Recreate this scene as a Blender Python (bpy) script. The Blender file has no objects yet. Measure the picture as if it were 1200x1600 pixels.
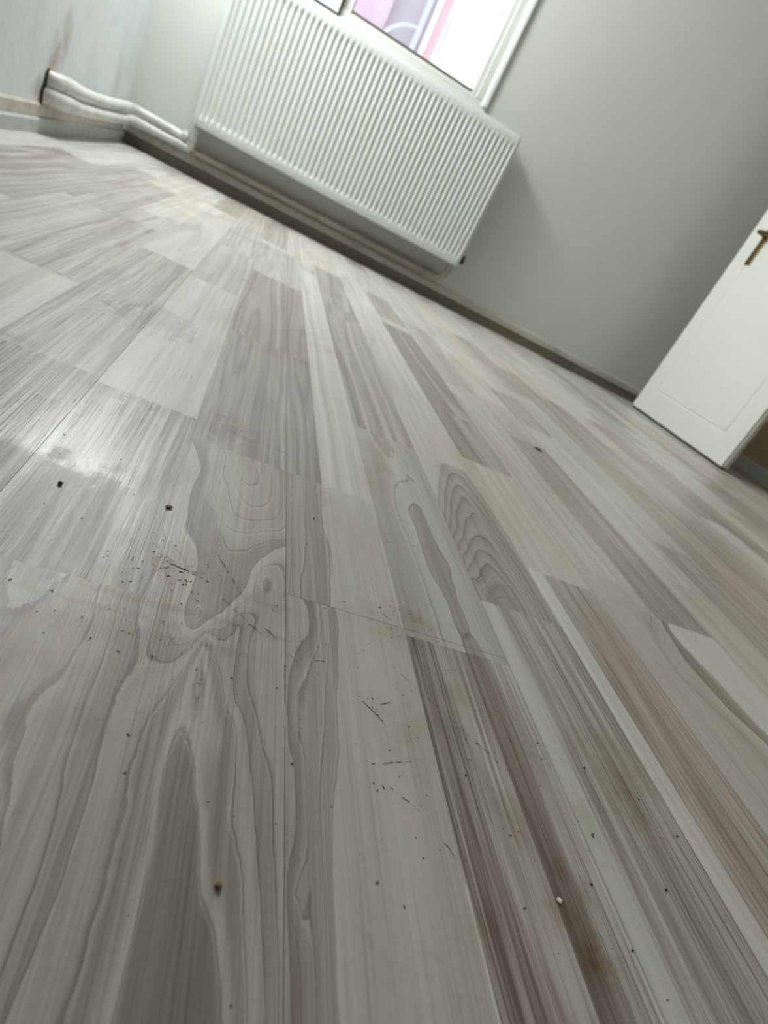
import bpy, bmesh, math, random
import numpy as np
from mathutils import Vector, Matrix

# ------------------------------------------------------------------ camera
SC = bpy.context.scene
COL = SC.collection
f_px = 934.0
yaw, pit, rol = (math.radians(a) for a in (21.2, -23.55, 28.83))
cy, sy, cp, sp = math.cos(yaw), math.sin(yaw), math.cos(pit), math.sin(pit)
fw = Vector((sy*cp, cy*cp, sp)); r0 = Vector((cy, -sy, 0)); u0 = r0.cross(fw)
rt = r0*math.cos(rol) + u0*math.sin(rol); up = u0*math.cos(rol) - r0*math.sin(rol)
cd = bpy.data.cameras.new('camera'); cam = bpy.data.objects.new('camera', cd); COL.objects.link(cam)
M = Matrix((( rt.x, up.x, -fw.x, 0), (rt.y, up.y, -fw.y, 0), (rt.z, up.z, -fw.z, 0.25), (0, 0, 0, 1)))
cam.matrix_world = M
cd.sensor_fit = 'VERTICAL'; cd.sensor_height = 36; cd.lens = 36*f_px/1600
cd.clip_start = 0.01
cd.dof.use_dof = True; cd.dof.focus_distance = 0.40; cd.dof.aperture_fstop = 9.5
SC.camera = cam
# ------------------------------------------------------------------ world, lamps, exposure
SC.view_settings.view_transform = 'Standard'; SC.view_settings.look = 'None'
SC.view_settings.gamma = 1; SC.view_settings.use_curve_mapping = False
SC.view_settings.exposure = 0.0
W = bpy.data.worlds.new('sky'); SC.world = W; W.use_nodes = True
bg = W.node_tree.nodes['Background']; bg.inputs[0].default_value = (0.93, 0.98, 1.0, 1); bg.inputs[1].default_value = 3.5

def area(name, loc, rot, sx, sy_, power, col):
    l = bpy.data.lights.new(name, 'AREA'); l.shape = 'RECTANGLE'; l.size = sx; l.size_y = sy_
    l.energy = power; l.color = col
    o = bpy.data.objects.new(name, l); o.location = loc; o.rotation_euler = rot; COL.objects.link(o); return o
# daylight coming in through the window above the radiator and through an added, unseen side window
def portal(name, loc, rot, sx, sy_):
    o = area(name, loc, rot, sx, sy_, 1, (1, 1, 1)); o.data.cycles.is_portal = True
portal('window_portal', (.1, 3.53, 1.45), (math.radians(-90), 0, 0), 1.25, 1.3)
portal('added_side_window_portal', (-1.02, 2.225, 1.50), (0, math.radians(-90), 0), 1.4, .75)

# added point light, out of view, to brighten the far left corner
lp = bpy.data.lights.new('added_corner_light', 'POINT'); lp.energy = 91; lp.shadow_soft_size = .16; lp.color = (.965, 1.0, 1.0)
lo_ = bpy.data.objects.new('added_corner_light', lp); lo_.location = (-.43, 2.70, 1.69); COL.objects.link(lo_)

# ------------------------------------------------------------------ helpers
def srgb(r, g, b):
    return tuple((c/12.92 if c <= .04045 else ((c+.055)/1.055)**2.4) for c in (r/255, g/255, b/255)) + (1,)

class NT:
    def __init__(s, name):
        s.m = bpy.data.materials.new(name); s.m.use_nodes = True; s.t = s.m.node_tree
        s.b = s.t.nodes['Principled BSDF']; s.out = s.t.nodes['Material Output']
    def n(s, typ, props=None, **ins):
        nd = s.t.nodes.new(typ)
        for k, v in (props or {}).items(): setattr(nd, k, v)
        for k, v in ins.items():
            key = int(k[1:]) if k[0] == 'i' and k[1:].isdigit() else k.replace('_', ' ')
            s.set(nd.inputs[key], v)
        return nd
    def set(s, sock, v):
        if isinstance(v, bpy.types.NodeSocket): s.t.links.new(v, sock)
        elif isinstance(v, bpy.types.Node): s.t.links.new(v.outputs[0], sock)
        else: sock.default_value = v
    def math(s, op, a, b=None, c=None, clamp=False):
        nd = s.t.nodes.new('ShaderNodeMath'); nd.operation = op; nd.use_clamp = clamp
        s.set(nd.inputs[0], a)
        if b is not None: s.set(nd.inputs[1], b)
        if c is not None: s.set(nd.inputs[2], c)
        return nd.outputs[0]
    def mix(s, fac, a, b, blend='MIX'):
        nd = s.t.nodes.new('ShaderNodeMix'); nd.data_type = 'RGBA'; nd.blend_type = blend
        s.set(nd.inputs[0], fac); s.set(nd.inputs[6], a); s.set(nd.inputs[7], b)
        return nd.outputs[2]
    def noise(s, vec, scale, detail=2, rough=.5, dim='3D', dist=0):
        nd = s.t.nodes.new('ShaderNodeTexNoise'); nd.noise_dimensions = dim
        if vec is not None: s.set(nd.inputs['W' if dim == '1D' else 'Vector'], vec)
        nd.inputs['Scale'].default_value = scale; nd.inputs['Detail'].default_value = detail
        nd.inputs['Roughness'].default_value = rough; nd.inputs['Distortion'].default_value = dist
        return nd.outputs[0]
    def ramp(s, fac, stops, interp='LINEAR'):
        nd = s.t.nodes.new('ShaderNodeValToRGB'); cr = nd.color_ramp; cr.interpolation = interp
        while len(cr.elements) < len(stops): cr.elements.new(1)
        for e, (p, c) in zip(cr.elements, stops):
            e.position = p; e.color = c if len(c) == 4 else (*c, 1)
        s.set(nd.inputs[0], fac); return nd.outputs[0]
    def scalevec(s, vec, sc):
        nd = s.t.nodes.new('ShaderNodeMapping'); nd.inputs['Scale'].default_value = sc
        s.set(nd.inputs['Vector'], vec); return nd.outputs[0]

def g(v): return (v, v, v, 1)

def painted(name, col, rough=.6, dirt=0.12, dirtcol=(110, 95, 70), scale=3, bump=.15, bscale=60):
    N = NT(name); tc = N.n('ShaderNodeNewGeometry').outputs['Position']
    n1 = N.noise(tc, scale, 4, .6); n2 = N.noise(tc, scale*7, 4, .6)
    f = N.ramp(N.math('MULTIPLY', n1, n2), [(.22, g(0)), (.42, g(1))])
    c = N.mix(N.math('MULTIPLY', f, dirt), srgb(*col), srgb(*dirtcol))
    N.set(N.b.inputs['Base Color'], c); N.b.inputs['Roughness'].default_value = rough
    bp = N.n('ShaderNodeBump', Strength=bump, Distance=.002, Height=N.noise(tc, bscale, 4, .6))
    N.set(N.b.inputs['Normal'], bp.outputs[0]); return N.m

def obj(name, me, parent=None, mat=None, loc=None, **props):
    o = bpy.data.objects.new(name, me); COL.objects.link(o)
    if parent is not None: o.parent = parent
    if mat is not None and not len(me.materials): me.materials.append(mat)
    if loc is not None: o.location = loc
    for k, v in props.items(): o[k] = v
    return o

def bm_mesh(bm, name, smooth=False):
    bmesh.ops.recalc_face_normals(bm, faces=bm.faces)
    me = bpy.data.meshes.new(name); bm.to_mesh(me); bm.free()
    if smooth:
        for p in me.polygons: p.use_smooth = True
    return me

def box_bm(bm, x0, x1, y0, y1, z0, z1, bevel=0, seg=2):
    vs = [bm.verts.new(p) for p in ((x0,y0,z0),(x1,y0,z0),(x1,y1,z0),(x0,y1,z0),(x0,y0,z1),(x1,y0,z1),(x1,y1,z1),(x0,y1,z1))]
    fs = [bm.faces.new([vs[i] for i in q]) for q in ((0,3,2,1),(4,5,6,7),(0,1,5,4),(1,2,6,5),(2,3,7,6),(3,0,4,7))]
    if bevel:
        es = list({e for f in fs for e in f.edges})
        bmesh.ops.bevel(bm, geom=es, offset=bevel, segments=seg, affect='EDGES', profile=.5)
def box(name, b, parent=None, mat=None, bevel=0, **props):
    bm = bmesh.new(); box_bm(bm, *b, bevel=bevel); return obj(name, bm_mesh(bm, name), parent, mat, **props)

def profile(name, pts, p0, p1, parent=None, mat=None, **props):
    """extrude an (outward, z) profile along the floor line p0 -> p1; outward is to the left of the run"""
    d = (Vector(p1)-Vector(p0)).normalized(); nrm = Vector((-d.y, d.x, 0)); bm = bmesh.new(); rings = []
    for p in (p0, p1):
        rings.append([bm.verts.new(Vector((p[0], p[1], 0)) + nrm*a + Vector((0, 0, z))) for a, z in pts])
    n = len(pts)
    for i in range(n): bm.faces.new((rings[0][i], rings[0][(i+1) % n], rings[1][(i+1) % n], rings[1][i]))
    bm.faces.new(rings[0]); bm.faces.new(rings[1][::-1])
    return obj(name, bm_mesh(bm, name), parent, mat, **props)

def tube(path, rad, seg=18, caps=True, sub=6, smooth_path=True, wob=0, rnd=None):
    """swept tube through points (Catmull-Rom); rad number or list"""
    P = [Vector(p) for p in path]; R = rad if isinstance(rad, (list, tuple)) else [rad]*len(P)
    pts, rs = [], []
    if smooth_path:
        for i in range(len(P)-1):
            a, b, c, d = P[max(i-1, 0)], P[i], P[i+1], P[min(i+2, len(P)-1)]
            for k in range(sub):
                t = k/sub
                pts.append(.5*((2*b)+(c-a)*t+(2*a-5*b+4*c-d)*t*t+(3*b-a-3*c+d)*t**3)); rs.append(R[i]*(1-t)+R[i+1]*t)
        pts.append(P[-1]); rs.append(R[-1])
    else: pts, rs = P, list(R)
    bm = bmesh.new(); prev = None; first = None; nrm = None
    for i, p in enumerate(pts):
        t = (pts[min(i+1, len(pts)-1)]-pts[max(i-1, 0)]).normalized()
        if nrm is None: nrm = t.orthogonal().normalized()
        nrm = (nrm - t*nrm.dot(t)).normalized(); bn = t.cross(nrm)
        rr = rs[i]*(1+(rnd.uniform(-wob, wob) if wob else 0))
        ring = [bm.verts.new(p+(nrm*math.cos(2*math.pi*k/seg)+bn*math.sin(2*math.pi*k/seg))*rr) for k in range(seg)]
        if prev:
            for k in range(seg): bm.faces.new((prev[k], prev[(k+1) % seg], ring[(k+1) % seg], ring[k]))
        else: first = ring
        prev = ring
    if caps: bm.faces.new(first[::-1]); bm.faces.new(prev)
    return bm
HERO = {
 'knot': [[0.0579,0.0971,0],[0.0581,0.1141,0],[0.0551,0.1359,0],[0.052,0.1616,0],[0.0483,0.1856,0],[0.0454,0.2107,1],[0.0416,0.2071,1],[0.0404,0.1959,1],[0.0401,0.1776,1],[0.0422,0.1574,1],[0.0417,0.1442,1],[0.0412,0.1344,1],[0.0409,0.117,1],[0.0403,0.1053,1],[0.0403,0.0947,1],[0.0507,0.2,1],[0.054,0.185,1],[0.0576,0.1714,1],[0.061,0.1492,1],[0.0628,0.1392,1],[0.0665,0.13,1],[0.07,0.1235,1],[0.0724,0.113,1],[0.0758,0.0959,1],[0.0469,0.2819,2],[0.04,0.2563,2],[0.034,0.2335,2],[0.029,0.2216,2],[0.0268,0.2092,2],[0.0261,0.198,2],[0.025,0.1875,2],[0.0279,0.1672,2],[0.0271,0.1517,2],[0.0277,0.133,2],[0.0264,0.1185,2],[0.0257,0.101,2],[0.0539,0.2713,2],[0.0601,0.2554,2],[0.0634,0.2398,2],[0.0699,0.2262,2],[0.0723,0.2125,2],[0.0734,0.194,2],[0.0729,0.1771,2],[0.0737,0.1679,2],[0.0767,0.1595,2],[0.0794,0.1488,2],[0.0813,0.1337,2],[0.0827,0.12,2],[0.085,0.0962,2],[0.0149,0.3353,3],[0.0169,0.2997,3],[0.018,0.2854,3],[0.0172,0.2687,3],[0.0129,0.2382,3],[0.0098,0.2244,3],[0.0101,0.205,3],[0.0112,0.1846,3],[0.012,0.1651,3],[0.0114,0.1477,3],[0.0115,0.1292,3],[0.0099,0.1148,3],[0.0089,0.1037,3],[0.0085,0.0937,3],[0.0667,0.3018,3],[0.0675,0.2706,3],[0.0697,0.2371,3],[0.0759,0.2256,3],[0.0816,0.1921,3],[0.0845,0.1666,3],[0.0876,0.1445,3],[0.0899,0.1206,3],[0.092,0.0964,3],[-0.0013,0.2004,4],[-0.0007,0.1821,4],[0.0029,0.1568,4],[0.0034,0.1442,4],[0.0036,0.1305,4],[0.0029,0.1161,4],[0.0028,0.1051,4],[0.0832,0.3574,4],[0.0749,0.3146,4],[0.0742,0.2897,4],[0.075,0.2576,4],[0.0845,0.2154,4],[0.0902,0.2011,4],[0.0926,0.174,4],[0.0948,0.1401,4],[0.0964,0.0965,4],[-0.0098,0.1932,4.5],[-0.0046,0.1582,4.5],[-0.0024,0.1299,4.5],[0.0909,0.3422,4.5],[0.0909,0.2959,4.5],[0.0909,0.243,4.5],[0.0972,0.1847,4.5],[0.0988,0.1405,4.5],[0.0995,0.0966,4.5],[-0.0228,0.1934,5],[-0.0136,0.1517,5],[-0.0078,0.3309,5],[-0.0134,0.2783,5],[-0.0166,0.2332,5],[0.0964,0.3678,5],[0.0979,0.2984,5],[0.0986,0.2451,5],[-0.0039,0.3718,4.6],[-0.0111,0.2966,4.6],[-0.0493,0.2442,5.1],[-0.0661,0.2889,5.1],[-0.0722,0.3544,5.1],[-0.0752,0.4278,5.1],[-0.0752,0.5344,5.1],[-0.0309,0.209,5.1],[-0.097,0.3714,5.1],[-0.0987,0.5412,5.1],[-0.0573,0.5535,5.1],[-0.0412,0.2721,5.1],[-0.0192,0.1638,5.1],[-0.0463,0.3318,4.7],[-0.0473,0.4074,4.7],[-0.053,0.3077,4.7],[-0.0323,0.4885,4.7],[0.0075,0.4587,5.3],[0.0149,0.3659,5.3],[0.0293,0.3147,5.3],[-0.0231,0.4965,5.3],[0.006,0.5367,6],[0.0172,0.4543,6],[0.0287,0.3736,6],[0.0348,0.3379,6],[0.043,0.2884,6],[0.0478,0.2974,6],[0.055,0.3065,6],[0.0621,0.3225,6],[0.0691,0.3381,6],[0.0713,0.3556,6],[0.0753,0.3719,6],[0.0823,0.3857,6],[0.0897,0.4003,6],[0.0978,0.4094,6],[0.0195,0.5057,6.5],[0.0309,0.4209,6.5],[0.0427,0.3417,6.5],[0.0511,0.3244,6.5],[0.0593,0.3574,6.5],[0.0746,0.3859,6.5],[0.0269,0.4919,7],[0.0405,0.4171,7],[0.0462,0.3967,7],[0.051,0.3818,7],[0.0585,0.3799,7],[0.0661,0.384,7],[0.0702,0.3923,7],[0.0791,0.4018,7],[0.095,0.4154,7],[0.1055,0.4146,7],[0.1069,0.4373,7],[0.106,0.4693,7],[0.026,0.5322,8],[0.0297,0.4877,8],[0.036,0.4452,8],[0.0444,0.4146,8],[0.0554,0.4068,8],[0.0732,0.4145,8],[0.0892,0.4268,8],[0.0982,0.4404,8],[0.1036,0.4915,8],[0.1018,0.5434,8],[0.0259,0.511,8],[0.0388,0.5146,9],[0.0453,0.4688,9],[0.0511,0.4392,9],[0.0643,0.4299,9],[0.0751,0.4345,9],[0.0888,0.4473,9],[0.095,0.4737,9],[0.0946,0.5239,9],[0.0452,0.5339,10],[0.0498,0.4904,10],[0.0584,0.4606,10],[0.0685,0.4539,10],[0.0797,0.4635,10],[0.0843,0.4904,10],[0.0833,0.5291,10],[0.075,0.5439,10],[0.0498,0.5306,11],[0.0528,0.499,11],[0.0606,0.4896,11],[0.0694,0.4947,11],[0.0717,0.5133,11],[0.0675,0.5336,11],[0.0609,0.5145,11.5],[0.0484,0.31,6.45],[0.0442,0.318,6.45],[0.0501,0.3344,6.45],[0.0432,0.3571,6.45],[0.0558,0.3443,6.45],[0.0619,0.3667,6.45],[0.0302,0.5586,9],[0.0223,0.6389,9],[0.0185,0.8324,9],[0.0405,0.5679,10],[0.0404,0.6583,10],[0.0377,0.8603,10],[0.0554,0.5733,10.7],[0.0568,0.6759,10.7],[0.0528,0.8822,10.7],[0.0756,0.583,10],[0.0743,0.6946,10],[0.0698,0.9068,10],[0.0898,0.5791,9],[0.0879,0.7092,9],[0.0816,0.9241,9],[0.0135,0.5925,8],[0.0077,0.7088,8],[0.0052,0.813,8],[0.0027,0.5993,7],[-0.001,0.698,7],[-0.006,0.7968,7],[0.0988,0.7208,8],[0.1005,0.6048,8],[0.1017,0.4902,8],[0.1088,0.4089,6],[0.1163,0.3774,6]],
 'swirl': [[0.0979,0.7199,22.6],[0.0983,0.6029,22.6],[0.0985,0.5134,22.6],[0.0988,0.4254,22.6],[0.099,0.369,22.6],[0.1005,0.7227,24],[0.1021,0.6571,24],[0.1072,0.6055,24],[0.1161,0.5664,24],[0.119,0.5149,24],[0.1161,0.4324,24],[0.1109,0.3748,24],[0.1095,0.3543,24],[0.1181,0.8458,24.5],[0.1206,0.6997,24.5],[0.1225,0.5904,24.5],[0.1265,0.5202,24.5],[0.1241,0.427,24.5],[0.1239,0.3811,24.5],[0.1242,0.3532,24.5],[0.1322,0.9975,25],[0.1318,0.8066,25],[0.1282,0.6473,25],[0.1358,0.6012,25],[0.135,0.5399,25],[0.1331,0.4637,25],[0.137,0.4341,25],[0.1357,0.3868,25],[0.1325,0.3456,25],[0.1523,0.8881,26],[0.1519,0.6499,26],[0.1532,0.4998,26],[0.1534,0.3954,26],[0.1513,0.346,26],[0.1942,0.9401,26.8],[0.1898,0.683,26.8],[0.191,0.5242,26.8],[0.1885,0.4125,26.8],[0.186,0.3526,26.8]],
 'wavy': [[0.099,0.3458,20],[0.0992,0.2989,20],[0.0992,0.2759,20],[0.0994,0.1405,20],[0.0995,0.0966,20],[0.1077,0.3351,20.6],[0.1059,0.3076,20.6],[0.1129,0.3482,21],[0.1169,0.3319,21],[0.1157,0.3113,21],[0.1085,0.295,21],[0.1039,0.2802,21],[0.1013,0.2658,21],[0.1005,0.2457,21],[0.1016,0.2194,21],[0.104,0.204,21],[0.1045,0.186,21],[0.1047,0.1728,21],[0.1024,0.1602,21],[0.0999,0.1445,21],[0.1175,0.3503,22],[0.1193,0.3329,22],[0.118,0.309,22],[0.112,0.2927,22],[0.106,0.2792,22],[0.1034,0.2665,22],[0.1017,0.246,22],[0.1035,0.2198,22],[0.106,0.1969,22],[0.106,0.173,22],[0.1039,0.1575,22],[0.1011,0.1407,22],[0.1038,0.1216,22],[0.105,0.0968,22],[0.1237,0.353,23],[0.1249,0.3352,23],[0.1226,0.3075,23],[0.1172,0.2875,23],[0.1122,0.2692,23],[0.1092,0.2481,23],[0.1092,0.213,23],[0.1101,0.1905,23],[0.1102,0.1704,23],[0.1105,0.1417,23],[0.1119,0.1176,23],[0.1118,0.097,23],[0.1307,0.3485,24],[0.1317,0.3174,24],[0.1278,0.2853,24],[0.1241,0.2523,24],[0.1201,0.2154,24],[0.1174,0.1848,24],[0.1171,0.1592,24],[0.1173,0.1347,24],[0.1162,0.0971,24],[0.1373,0.3476,25],[0.1357,0.306,25],[0.1309,0.2542,25],[0.1247,0.1896,25],[0.1224,0.166,25],[0.1211,0.1428,25],[0.1206,0.1182,25],[0.1201,0.0973,25],[0.162,0.3467,26],[0.159,0.2838,26],[0.1517,0.214,26],[0.1472,0.1456,26],[0.1454,0.0981,26],[0.1846,0.3447,27],[0.182,0.2528,27],[0.1806,0.1958,27],[0.1788,0.1489,27],[0.1814,0.0992,27]],
 'finger': [[0.1954,0.6034,30],[0.1941,0.5196,30],[0.1966,0.4539,30],[0.1979,0.4123,30],[0.197,0.3571,30],[0.2394,0.6961,31],[0.2272,0.5835,31],[0.2256,0.5297,31],[0.2278,0.4966,31],[0.2299,0.4582,31],[0.2302,0.4206,31],[0.2305,0.387,31],[0.2303,0.3491,31],[0.2489,0.5786,32],[0.2431,0.5677,32],[0.2438,0.5246,32],[0.242,0.4812,32],[0.2429,0.4389,32],[0.2484,0.4195,32],[0.2498,0.3996,32],[0.2499,0.3762,32],[0.2505,0.3566,32],[0.26,0.5815,32],[0.2611,0.5766,32],[0.2631,0.5232,32],[0.2674,0.4863,32],[0.2701,0.4681,32],[0.2655,0.4447,32],[0.2659,0.4239,32],[0.2624,0.4176,32],[0.2627,0.4096,32],[0.2644,0.3926,32],[0.2593,0.3599,32],[0.2501,0.3507,32],[0.2529,0.3321,32],[0.2639,0.3715,32],[0.2692,0.3449,32],[0.2606,0.3508,32.6],[0.2612,0.3392,32.6],[0.2492,0.5547,32.6],[0.2508,0.5037,32.6],[0.2527,0.4646,32.6],[0.2566,0.4379,32.6],[0.2571,0.4141,32.6],[0.2571,0.379,32.6],[0.2528,0.6424,31],[0.2672,0.6576,31],[0.2743,0.6368,31],[0.2715,0.5761,31],[0.2752,0.5238,31],[0.2776,0.4888,31],[0.2835,0.4694,31],[0.2813,0.437,31],[0.2809,0.4129,31],[0.2775,0.3666,31],[0.2886,0.7372,30],[0.2836,0.6479,30],[0.2843,0.5592,30],[0.2884,0.5064,30],[0.2908,0.4621,30],[0.2873,0.411,30],[0.2869,0.3701,30]],
 'arch': [[0.2741,0.5965,34],[0.2972,0.6756,34],[0.3258,0.7628,34],[0.3413,0.7812,34],[0.3704,0.8055,34],[0.3863,0.763,34],[0.2937,0.6136,35],[0.3107,0.6766,35],[0.3393,0.7578,35],[0.3569,0.7775,35],[0.3737,0.7586,35],[0.3798,0.7082,35],[0.385,0.6329,35],[0.3901,0.5755,35],[0.3936,0.483,35],[0.2936,0.5829,36],[0.3127,0.6515,36],[0.3365,0.7172,36],[0.3494,0.7356,36],[0.3575,0.7357,36],[0.3669,0.718,36],[0.373,0.6715,36],[0.3759,0.6077,36],[0.3802,0.5562,36],[0.3857,0.4658,36],[0.2923,0.5537,37],[0.3133,0.6227,37],[0.3386,0.6878,37],[0.3508,0.699,37],[0.3574,0.6785,37],[0.3692,0.623,37],[0.3718,0.5585,37],[0.376,0.5125,37],[0.3779,0.4532,37],[0.291,0.5265,38],[0.3164,0.6051,38],[0.3375,0.6537,38],[0.3491,0.6595,38],[0.3558,0.6265,38],[0.3602,0.5834,38],[0.3636,0.531,38],[0.3686,0.4744,38],[0.3701,0.4361,38],[0.2911,0.5018,39],[0.3069,0.5421,39],[0.3264,0.5924,39],[0.3407,0.6129,39],[0.3534,0.6189,39],[0.3562,0.592,39],[0.3607,0.5591,39],[0.3625,0.5058,39],[0.3663,0.4547,39],[0.3623,0.4232,39],[0.288,0.4716,40],[0.3016,0.5105,40],[0.3252,0.5526,40],[0.3401,0.5646,40],[0.3481,0.5555,40],[0.3542,0.5292,40],[0.3567,0.4913,40],[0.3586,0.4462,40],[0.2853,0.4414,41],[0.3024,0.4901,41],[0.3177,0.5192,41],[0.3324,0.5287,41],[0.3408,0.5222,41],[0.3456,0.5003,41],[0.3511,0.4718,41],[0.3549,0.4421,41],[0.2914,0.4317,42],[0.2989,0.4607,42],[0.3099,0.4797,42],[0.3217,0.4971,42],[0.3279,0.5032,42],[0.3353,0.4894,42],[0.3425,0.4705,42],[0.3466,0.4411,42],[0.2969,0.4293,43],[0.3017,0.4464,43],[0.3105,0.4556,43],[0.3208,0.4712,43],[0.3316,0.4791,43],[0.3381,0.4645,43],[0.3413,0.4375,43],[0.304,0.4312,44],[0.308,0.4429,44],[0.3175,0.4537,44],[0.3303,0.4649,44],[0.335,0.4512,44],[0.336,0.4341,44],[0.3095,0.4312,45],[0.3188,0.4415,45],[0.3292,0.4461,45],[0.3309,0.4356,45],[0.2758,0.4821,34.5],[0.2807,0.5144,34.5],[0.2775,0.5448,34.5],[0.2754,0.4294,34.0],[0.2803,0.4844,34.0],[0.2752,0.5238,34.0],[0.2792,0.4076,34]],
 'spear': [[0.5724,0.4919,50],[0.5524,0.4554,50],[0.55,0.4183,50],[0.5625,0.3948,50],[0.571,0.3687,50],[0.5791,0.3443,50],[0.5816,0.4974,51],[0.5753,0.4636,51],[0.5717,0.4254,51],[0.5752,0.3986,51],[0.5801,0.3684,51],[0.592,0.4994,52],[0.5932,0.4647,52],[0.6005,0.4282,52],[0.6054,0.3925,52],[0.6092,0.3624,52],[0.6134,0.3475,52],[0.5784,0.53,49],[0.5449,0.4632,49],[0.5333,0.4129,49],[0.5429,0.3861,49],[0.5518,0.3608,49],[0.5621,0.5483,48],[0.5353,0.4775,48],[0.5211,0.4214,48],[0.5251,0.3865,48],[0.5316,0.358,48]],
}
# ------------------------------------------------------------------ laminate material
STAINS = [ # x, y, rx, ry, strength, kind (0 ochre, 1 olive, 2 brown)
 (.226,.665,.014,.05,.55,0),(.205,.60,.02,.05,.35,0),(.213,.71,.02,.03,.25,0),(-.212,1.21,.012,.035,.8,0),
 (.18,1.12,.035,.03,.4,0),(.205,1.03,.02,.05,.35,0),(.165,1.20,.02,.03,.3,0),(.395,.80,.02,.07,.45,0),(.385,.69,.02,.06,.35,0),
 (.262,.131,.012,.012,.95,2),(.255,.146,.012,.012,.45,2),(.262,.171,.006,.009,.5,1),(.272,.160,.007,.012,.4,1),
 (.345,.237,.018,.03,.45,1),(.372,.262,.02,.03,.4,1),(.33,.27,.02,.02,.25,1),(.20,.137,.012,.014,.3,1),
 (.01,.345,.012,.018,.45,2),(-.03,.315,.02,.02,.3,2),(-.01,.27,.05,.012,.35,2),(.0,.205,.02,.012,.25,1),(-.035,.24,.03,.012,.25,2),
 (.18,.35,.04,.03,.22,1),(.21,.362,.014,.012,.35,2),(.172,.24,.02,.03,.22,1),(.225,.29,.02,.02,.35,1),(.21,.255,.018,.016,.3,1),
 (.405,.645,.03,.04,.2,0),(.591,.848,.02,.05,.3,0),(.331,.74,.02,.03,.3,0),(.042,.612,.012,.03,.5,2),(.06,.57,.012,.05,.35,2),
 (.13,.52,.02,.05,.2,1),(.24,.20,.012,.02,.3,1),(-.18,.62,.03,.01,.5,1),(.08,.96,.06,.04,.3,0),(.05,1.05,.08,.1,.22,2),
 (.17,.47,.03,.05,.18,0),(.30,.205,.01,.03,.3,1),(-.05,.58,.1,.012,.3,1),(.09,.33,.03,.006,.4,2),(.02,.30,.07,.004,.5,2),(-.01,.285,.05,.004,.45,2),(.055,.275,.03,.004,.4,1),(.03,.355,.02,.02,.4,2),(-.06,.36,.03,.02,.25,1),(.5,.6,.05,.05,.15,0)]

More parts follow.
